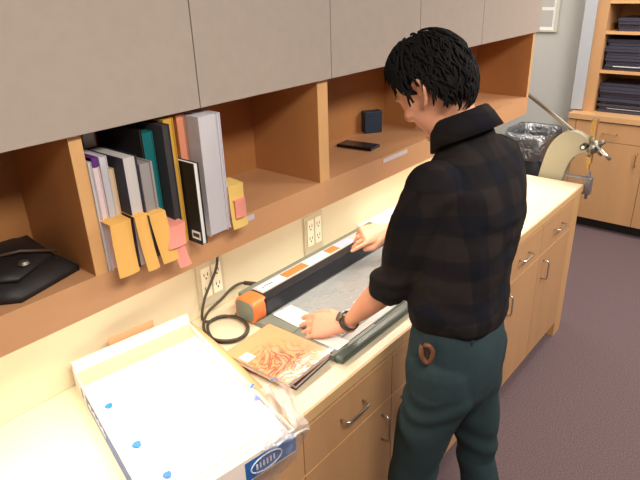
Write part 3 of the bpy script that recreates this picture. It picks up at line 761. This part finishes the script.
ball(b, hp(0, .094, -.055), (.022, .008, .005), HR(), 14, 8); ball(b, hp(0, .090, -.065), (.019, .009, .006), HR(), 14, 8)   # lips
ball(b, hp(0, .076, -.098), (.018, .014, .013), HR(), 14, 8)
# arms
for s_, e_, w_, hs in ((shL, elL, wrL, 1), (shR, elR, wrR, 1)):
    sd_ = (e_ - s_).cross(w_ - e_); sd_ = sd_.normalized() if sd_.length > 1e-4 else X
    loft(b, [(s_, .045, .045), (s_.lerp(e_, .5), .040, .042), (e_, .037, .039)], sd_, 20)
    loft(b, [(e_, .038, .040), (e_.lerp(w_, .25), .042, .044), (e_.lerp(w_, .6), .034, .035), (e_.lerp(w_, .88), .026, .024), (w_, .027, .022)], sd_, 20)
# left hand pressed flat, fingers pointing along the board away from the wrist
flat = [(.10, .16, .14)] * 4
hand(b, wrL + V((-.006, .006, -.004)), V((-.30, .80, -.20)), V((-.50, -.10, .85)), 1.12, .7, [(.10, .28, .18), (.16, .30, .18), (.16, .30, .18), (.10, .26, .16)], [(.075, .050, -.020), (.105, .056, -.030)], -1)
# right hand gripping the bar: index forward, others curling down over the front edge
hand(b, wrR + V((-.008, .012, -.004)), V((-.86, .52, -.08)), V((-.30, -.38, .85)), 1.12, .8, [(.08, .12, .12), (.45, .55, .35), (.55, .70, .45), (.65, .8, .5)], [(.070, .048, -.020), (.098, .040, -.028)], 1)
# legs inside trousers
for h_, k_, a_ in ((hipL, kneeL, ankL), (hipR, kneeR, ankR)):
    loft(b, [(h_, .070, .075), (h_.lerp(k_, .5), .058, .062), (k_, .046, .048), (k_.lerp(a_, .3), .045, .048), (k_.lerp(a_, .8), .032, .034), (a_, .032, .036)], X, 20)
    loft(b, [(a_ + V((0, -.02, -.04)), .030, .026), (a_ + V((0, .06, -.05)), .036, .020), (a_ + V((-.01, .14, -.055)), .036, .014)], X, 16)
person = single('person', remesh(b, .0042, 3), SKIN, PO, 'standing person in dark checked shirt and green trousers leaning over the board', 'person')

# shirt
def wr(co):
    n = noise.noise(V((co.x * 9, co.y * 9, co.z * 4))) * .006 + noise.noise(co * 24) * .0028
    fold = math.sin(co.z * 62 + 6 * noise.noise(co * 6)) * .0022
    return n + (fold if co.z < 1.40 else fold * .4)
b = B()
torso(b, .004)
loft(b, [(V((.445, -.830, 1.112)), .176, .128), (V((.450, -.828, 1.14)), .176, .128), (V((.456, -.826, 1.19)), .167, .120), (V((.470, -.826, 1.27)), .172, .122), (V((.50, -.815, 1.36)), .182, .124)], X, 36, cap=True, power=2.2)
loft(b, [(V((.516, -.792, 1.53)), .115, .078), (V((.514, -.785, 1.59)), .074, .070)], X, 28)
for s_, e_, w_, o_ in ((shL, elL, wrL, -.01), (shR, elR, wrR, .01)):
    sd_ = (e_ - s_).cross(w_ - e_).normalized()
    loft(b, [(s_ + V((o_ * -1.5, 0, -.01)), .070, .074), (s_.lerp(e_, .35), .068, .070), (s_.lerp(e_, .75), .062, .066), (e_, .058, .062), (e_.lerp(w_, .14), .059, .061), (e_.lerp(w_, .24), .056, .058)], sd_, 26)
    m_ = e_.lerp(w_, .22); t_ = (w_ - e_).normalized(); u_ = t_.orthogonal().normalized(); v_ = t_.cross(u_)
    tube(b, [m_ + (u_ * math.cos(a) + v_ * math.sin(a)) * .053 + t_ * .008 * math.sin(a * 2) for a in [2 * math.pi * k / 20 for k in range(20)]], .011, 10, closed=True)
sh = part('shirt', remesh(b, .005, 3, wr), SHIRT, person, 'black and navy checked shirt with rolled sleeves')
# collar: stand-and-fall band around the neck
b = B(); cc = V((.506, -.770, 1.618)); nseg = 40; R = []
tl = Matrix.Rotation(math.radians(-24), 3, 'X')
for k in range(nseg):
    a = 2 * math.pi * k / nseg; fr_ = max(0, math.sin(a)) ** 3      # front opening dips
    base = V((math.cos(a) * .073, math.sin(a) * .075, 0)); 
    ring = []
    for (ro, z) in ((1.36, -.034), (1.20, .004), (1.06, .026), (.98, .030), (.90, .018), (.92, -.03)):
        ring.append(cc + tl @ V((base.x * ro, base.y * ro, z - .02 * fr_)))
    R.append([b.verts.new(p) for p in ring])
for k in range(nseg):
    A, D = R[k], R[(k + 1) % nseg]
    for j in range(6): b.faces.new((A[j], D[j], D[(j + 1) % 6], A[(j + 1) % 6]))
part('collar', fixn(b), SHIRT, sh, smooth=True)
b = B()
yk = catmull([V((.345, -.893, 1.455)), V((.42, -.925, 1.440)), V((.51, -.935, 1.432)), V((.60, -.925, 1.438)), V((.68, -.885, 1.452))], 6)
for sx in (-.016, .016):
    pass
b.free()

# trousers
b = B()
def wt(co): return noise.noise(V((co.x * 10, co.y * 10, co.z * 7))) * .006 + math.sin(co.z * 48 + 7 * noise.noise(co * 5)) * (.0028 if co.z < .9 else .001)
loft(b, [(V((.44, -.828, .86)), .155, .115), (V((.44, -.835, .93)), .166, .126), (V((.44, -.834, 1.02)), .164, .122), (V((.442, -.830, 1.09)), .154, .110), (V((.444, -.828, 1.14)), .140, .098)], X, 36, power=2.3)
for h_, k_, a_, gx in ((hipL, kneeL, ankL, -.012), (hipR, kneeR, ankR, .012)):
    loft(b, [(h_ + V((0, -.01, .02)), .088, .100), (h_ + V((0, -.01, -.08)), .090, .100), (h_.lerp(k_, .45), .077, .086), (k_ + V((0, 0, .04)), .062, .069), (k_, .059, .066), (k_.lerp(a_, .3), .060, .066), (k_.lerp(a_, .75), .062, .064), (a_ + V((0, 0, -.01)), .064, .066)], X, 28)
tr = part('trousers', remesh(b, .0055, 3, wt), TROUS, person, 'dark green cotton trousers')
b = B()
b.free()
for x, y in ((.345, -.925), (.44, -.941), (.56, -.918)):
    part('belt_loop', bx(x - .006, x + .006, y - .004, y + .008, 1.07, 1.125), TROUS, tr, bevel=.002)
# wallet sticking out of the side pocket
t = empty('wallet', (.275, -.870, 1.0), 'brown leather folded wallet poking out of the trouser pocket', 'wallet')
WALP = (.262, -.838, 1.055)
M = Matrix.Translation(WALP) @ Matrix.Rotation(math.radians(-68), 4, 'Z') @ Matrix.Rotation(math.radians(-8), 4, 'Y') @ Matrix.Diagonal((.8, .8, .85, 1))
b = B(); tube(b, [M @ V(p) for p in ((-.016, 0, .028), (-.020, -.008, 0), (-.006, -.010, -.030), (.010, -.008, -.018), (.018, -.006, .010), (.008, -.006, .030), (-.008, -.004, .032))], .007, 10, smoothn=4)
part('leather_fold', b, LEATH, t, smooth=True)
part('inner_lining', box(B(), -.008, .008, -.008, .004, -.022, .024, M), mat('wallet_dark', rgb(60, 40, 34), .6), t, bevel=.002)

# hair: head-shaped cap with volume, hairline falling inside the skull elsewhere
b = B(); NU, NV = 96, 64; rows = []
def hairline(phi):    # phi 0 = face, pi = nape -> lowest elevation with hair
    d = math.degrees(abs(phi))
    pts_ = [(0, 46), (35, 42), (56, 30), (66, 6), (78, -10), (86, 10), (100, 2), (110, -34), (130, -52), (180, -58)]
    for (a0, h0), (a1, h1) in zip(pts_, pts_[1:]):
        if d <= a1: return h0 + (h1 - h0) * (d - a0) / (a1 - a0)
    return -52
for i in range(NV + 1):
    el = math.pi * (i / NV - .5); row = []
    for j in range(NU):
        ph = 2 * math.pi * j / NU - math.pi
        dx, dy, dz = math.sin(ph) * math.cos(el), math.cos(ph) * math.cos(el), math.sin(el)
        h_ = hairline(ph); e_ = math.degrees(el)
        f = max(0, min(1, (e_ - h_ + 3) / 7)); f = f * f * (3 - 2 * f)
        n_ = noise.noise(V((dx * 5, dy * 5, dz * 5))); n2 = noise.noise(V((dx * 16, dy * 9, dz * 12)))
        thick = 1.15 + .17 * max(0, dz) + .05 * max(0, dy) * max(0, dz) * 2 + .04 * n_ + .03 * n2 + .018 * noise.noise(V((dx * 46, dy * 12, dz * 14)))
        if e_ < -20: thick -= .05 * min(1, (-20 - e_) / 30)
        k = .80 + (thick - .80) * f
        row.append(b.verts.new(hp(.083 * dx * k, -.006 + .098 * dy * k, .022 + .098 * dz * k)))
    rows.append(row)
for i in range(NV):
    for j in range(NU): b.faces.new((rows[i][j], rows[i][(j + 1) % NU], rows[i + 1][(j + 1) % NU], rows[i + 1][j]))
bmesh.ops.remove_doubles(b, verts=b.verts, dist=.0004)
def hsurf(ph, el, lift):
    dx, dy, dz = math.sin(ph) * math.cos(el), math.cos(ph) * math.cos(el), math.sin(el)
    q = 1.15 + .17 * max(0, dz) + .10 * max(0, dy) * max(0, dz) + lift
    return hp(.083 * dx * q, -.006 + .098 * dy * q, .022 + .098 * dz * q)
for k in range(900):     # fine locks combed down over the cap from the crown
    ph = random.uniform(-math.pi, math.pi); h0 = hairline(ph); el = math.degrees(math.asin(random.uniform(math.sin(math.radians(h0 + 6)), .99)))
    ln = random.uniform(12, 24); dph = random.uniform(-.25, .25)
    pts_ = []
    for q_ in range(5):
        f = q_ / 4; e_ = el - ln * f
        pts_.append(hsurf(ph + dph * f, math.radians(max(e_, h0 - 7)), (.035, .055, .06, .045, .02)[q_]))
    tube(b, pts_, [.0022, .0032, .003, .0022, .0006], 5)
part('hair', fixn(b), HAIR, person, 'short thick black hair', smooth=True)
# eyes and brows
for s in (-1, 1):
    b = B(); ball(b, hp(.032 * s, .078, .012), (.012, .012, .010), HR(), 16, 12)
    part('eye', b, mat('eye_white', rgb(235, 230, 225), .2), person, smooth=True)
    b = B(); tube(b, [hp(.016 * s, .096, .030), hp(.034 * s, .094, .036), hp(.052 * s, .084, .031)], .0035, 8); part('eyebrow', b, HAIR, person, smooth=True)
# watch
ax = (wrL - elL).normalized(); wc = wrL - ax * .012; u_ = V((.9, .2, .3)); u_ = (u_ - ax * u_.dot(ax)).normalized(); v_ = ax.cross(u_)
b = B(); Rr = []
for k in range(36):
    a = 2 * math.pi * k / 36; d_ = u_ * math.cos(a) * .0315 + v_ * math.sin(a) * .0285; o_ = d_.normalized()
    Rr.append([b.verts.new(wc + d_ + ax * .009), b.verts.new(wc + d_ + o_ * .0035 + ax * .009), b.verts.new(wc + d_ + o_ * .0035 - ax * .009), b.verts.new(wc + d_ - ax * .009)])
for k in range(36):
    for j in range(4): b.faces.new((Rr[k][j], Rr[k][(j + 1) % 4], Rr[(k + 1) % 36][(j + 1) % 4], Rr[(k + 1) % 36][j]))
wt_ = part('wristwatch', fixn(b), WATCHM, person, 'dark brown wristwatch strap', smooth=True)
dirw = (V((-.6, .6, .55))); dirw = (dirw - ax * dirw.dot(ax)).normalized(); pc = wc + dirw * .032
b = B(); tube(b, [pc, pc + dirw * .008], .015, 24); part('watch_case', b, CHROME, wt_, 'metal watch case')
# shoes
for a_, nm in ((ankL, 0), (ankR, 1)):
    b = B(); loft(b, [(a_ + V((0, -.055, -.045)), .034, .030), (a_ + V((0, 0, -.038)), .042, .040), (a_ + V((-.003, .08, -.045)), .048, .034), (a_ + V((-.008, .16, -.055)), .046, .024), (a_ + V((-.01, .20, -.062)), .034, .016)], X, 22)
    sh_ = part('shoe', remesh(b, .005, 3), BLACKC, person, 'black leather shoe')
    b = B(); ring0 = [(a_.x - .004 + math.cos(t_) * .047, a_.y + .065 + math.sin(t_) * .150) for t_ in [2 * math.pi * k / 28 for k in range(28)]]
    prism(b, [[V((x, y, .002)) for x, y in ring0], [V((x, y, .018)) for x, y in ring0]]); part('sole', b, DARK, sh_)

# ---------------------------------------------------------------- lights
def area(name, loc, size, size_y, power, col, rot=(0, 0, 0), spread=None):
    l = bpy.data.lights.new(name, 'AREA'); l.shape = 'RECTANGLE'; l.size = size; l.size_y = size_y; l.energy = power; l.color = col
    if spread: l.spread = spread
    o = bpy.data.objects.new(name, l); C.objects.link(o); o.location = loc; o.rotation_euler = rot; return o
WARM = (1, .91, .78)
area('ceiling_or_fill_lamp', (-.5, -1.9, 2.74), 1.2, .5, 42, (1, .93, .84))
area('ceiling_or_fill_lamp', (2.0, -2.1, 2.74), 1.2, .6, 45, (1, .94, .88))
area('ceiling_or_fill_lamp', (3.2, -.9, 2.74), 1.0, .6, 28, (1, .96, .92))
area('ceiling_or_fill_lamp', (3.2, 1.0, 2.74), .9, .6, 14, (1, .96, .90))  # added fill to brighten the recess wall, no known fixture here
area('shelf_lamp', (-.45, -.285, 1.284), 1.1, .03, 4.2, WARM, (math.radians(-12), 0, 0))
area('shelf_lamp', (1.20, -.285, 1.284), 1.9, .03, 5.6, WARM, (math.radians(-12), 0, 0))
w = bpy.data.worlds.new('world'); bpy.context.scene.world = w; w.use_nodes = True
w.node_tree.nodes['Background'].inputs[0].default_value = (.9, .92, 1, 1); w.node_tree.nodes['Background'].inputs[1].default_value = .05

# ---------------------------------------------------------------- camera
cx, cy, cz, yaw, pit, rol, fpx = -.9063, -1.4685, 1.9811, -49.5197, 24.1842, -1.9411, 582.1754
y_, t_, r_ = map(math.radians, (yaw, pit, rol))
fwd = V((math.sin(-y_) * math.cos(t_), math.cos(-y_) * math.cos(t_), -math.sin(t_))); right = V((math.cos(-y_), -math.sin(-y_), 0)); upv = right.cross(fwd)
r2 = right * math.cos(r_) + upv * math.sin(r_); u2 = -right * math.sin(r_) + upv * math.cos(r_)
cam = bpy.data.cameras.new('camera'); cam.sensor_width = 36; cam.lens = fpx / 640 * 36; cam.clip_start = .02
co = bpy.data.objects.new('camera', cam); C.objects.link(co)
co.matrix_world = Matrix(((r2.x, u2.x, -fwd.x, cx), (r2.y, u2.y, -fwd.y, cy), (r2.z, u2.z, -fwd.z, cz), (0, 0, 0, 1)))
sc = bpy.context.scene; sc.camera = co
sc.view_settings.view_transform = 'Standard'; sc.view_settings.look = 'None'; sc.view_settings.gamma = 1; sc.view_settings.use_curve_mapping = False
sc.view_settings.exposure = 0.55
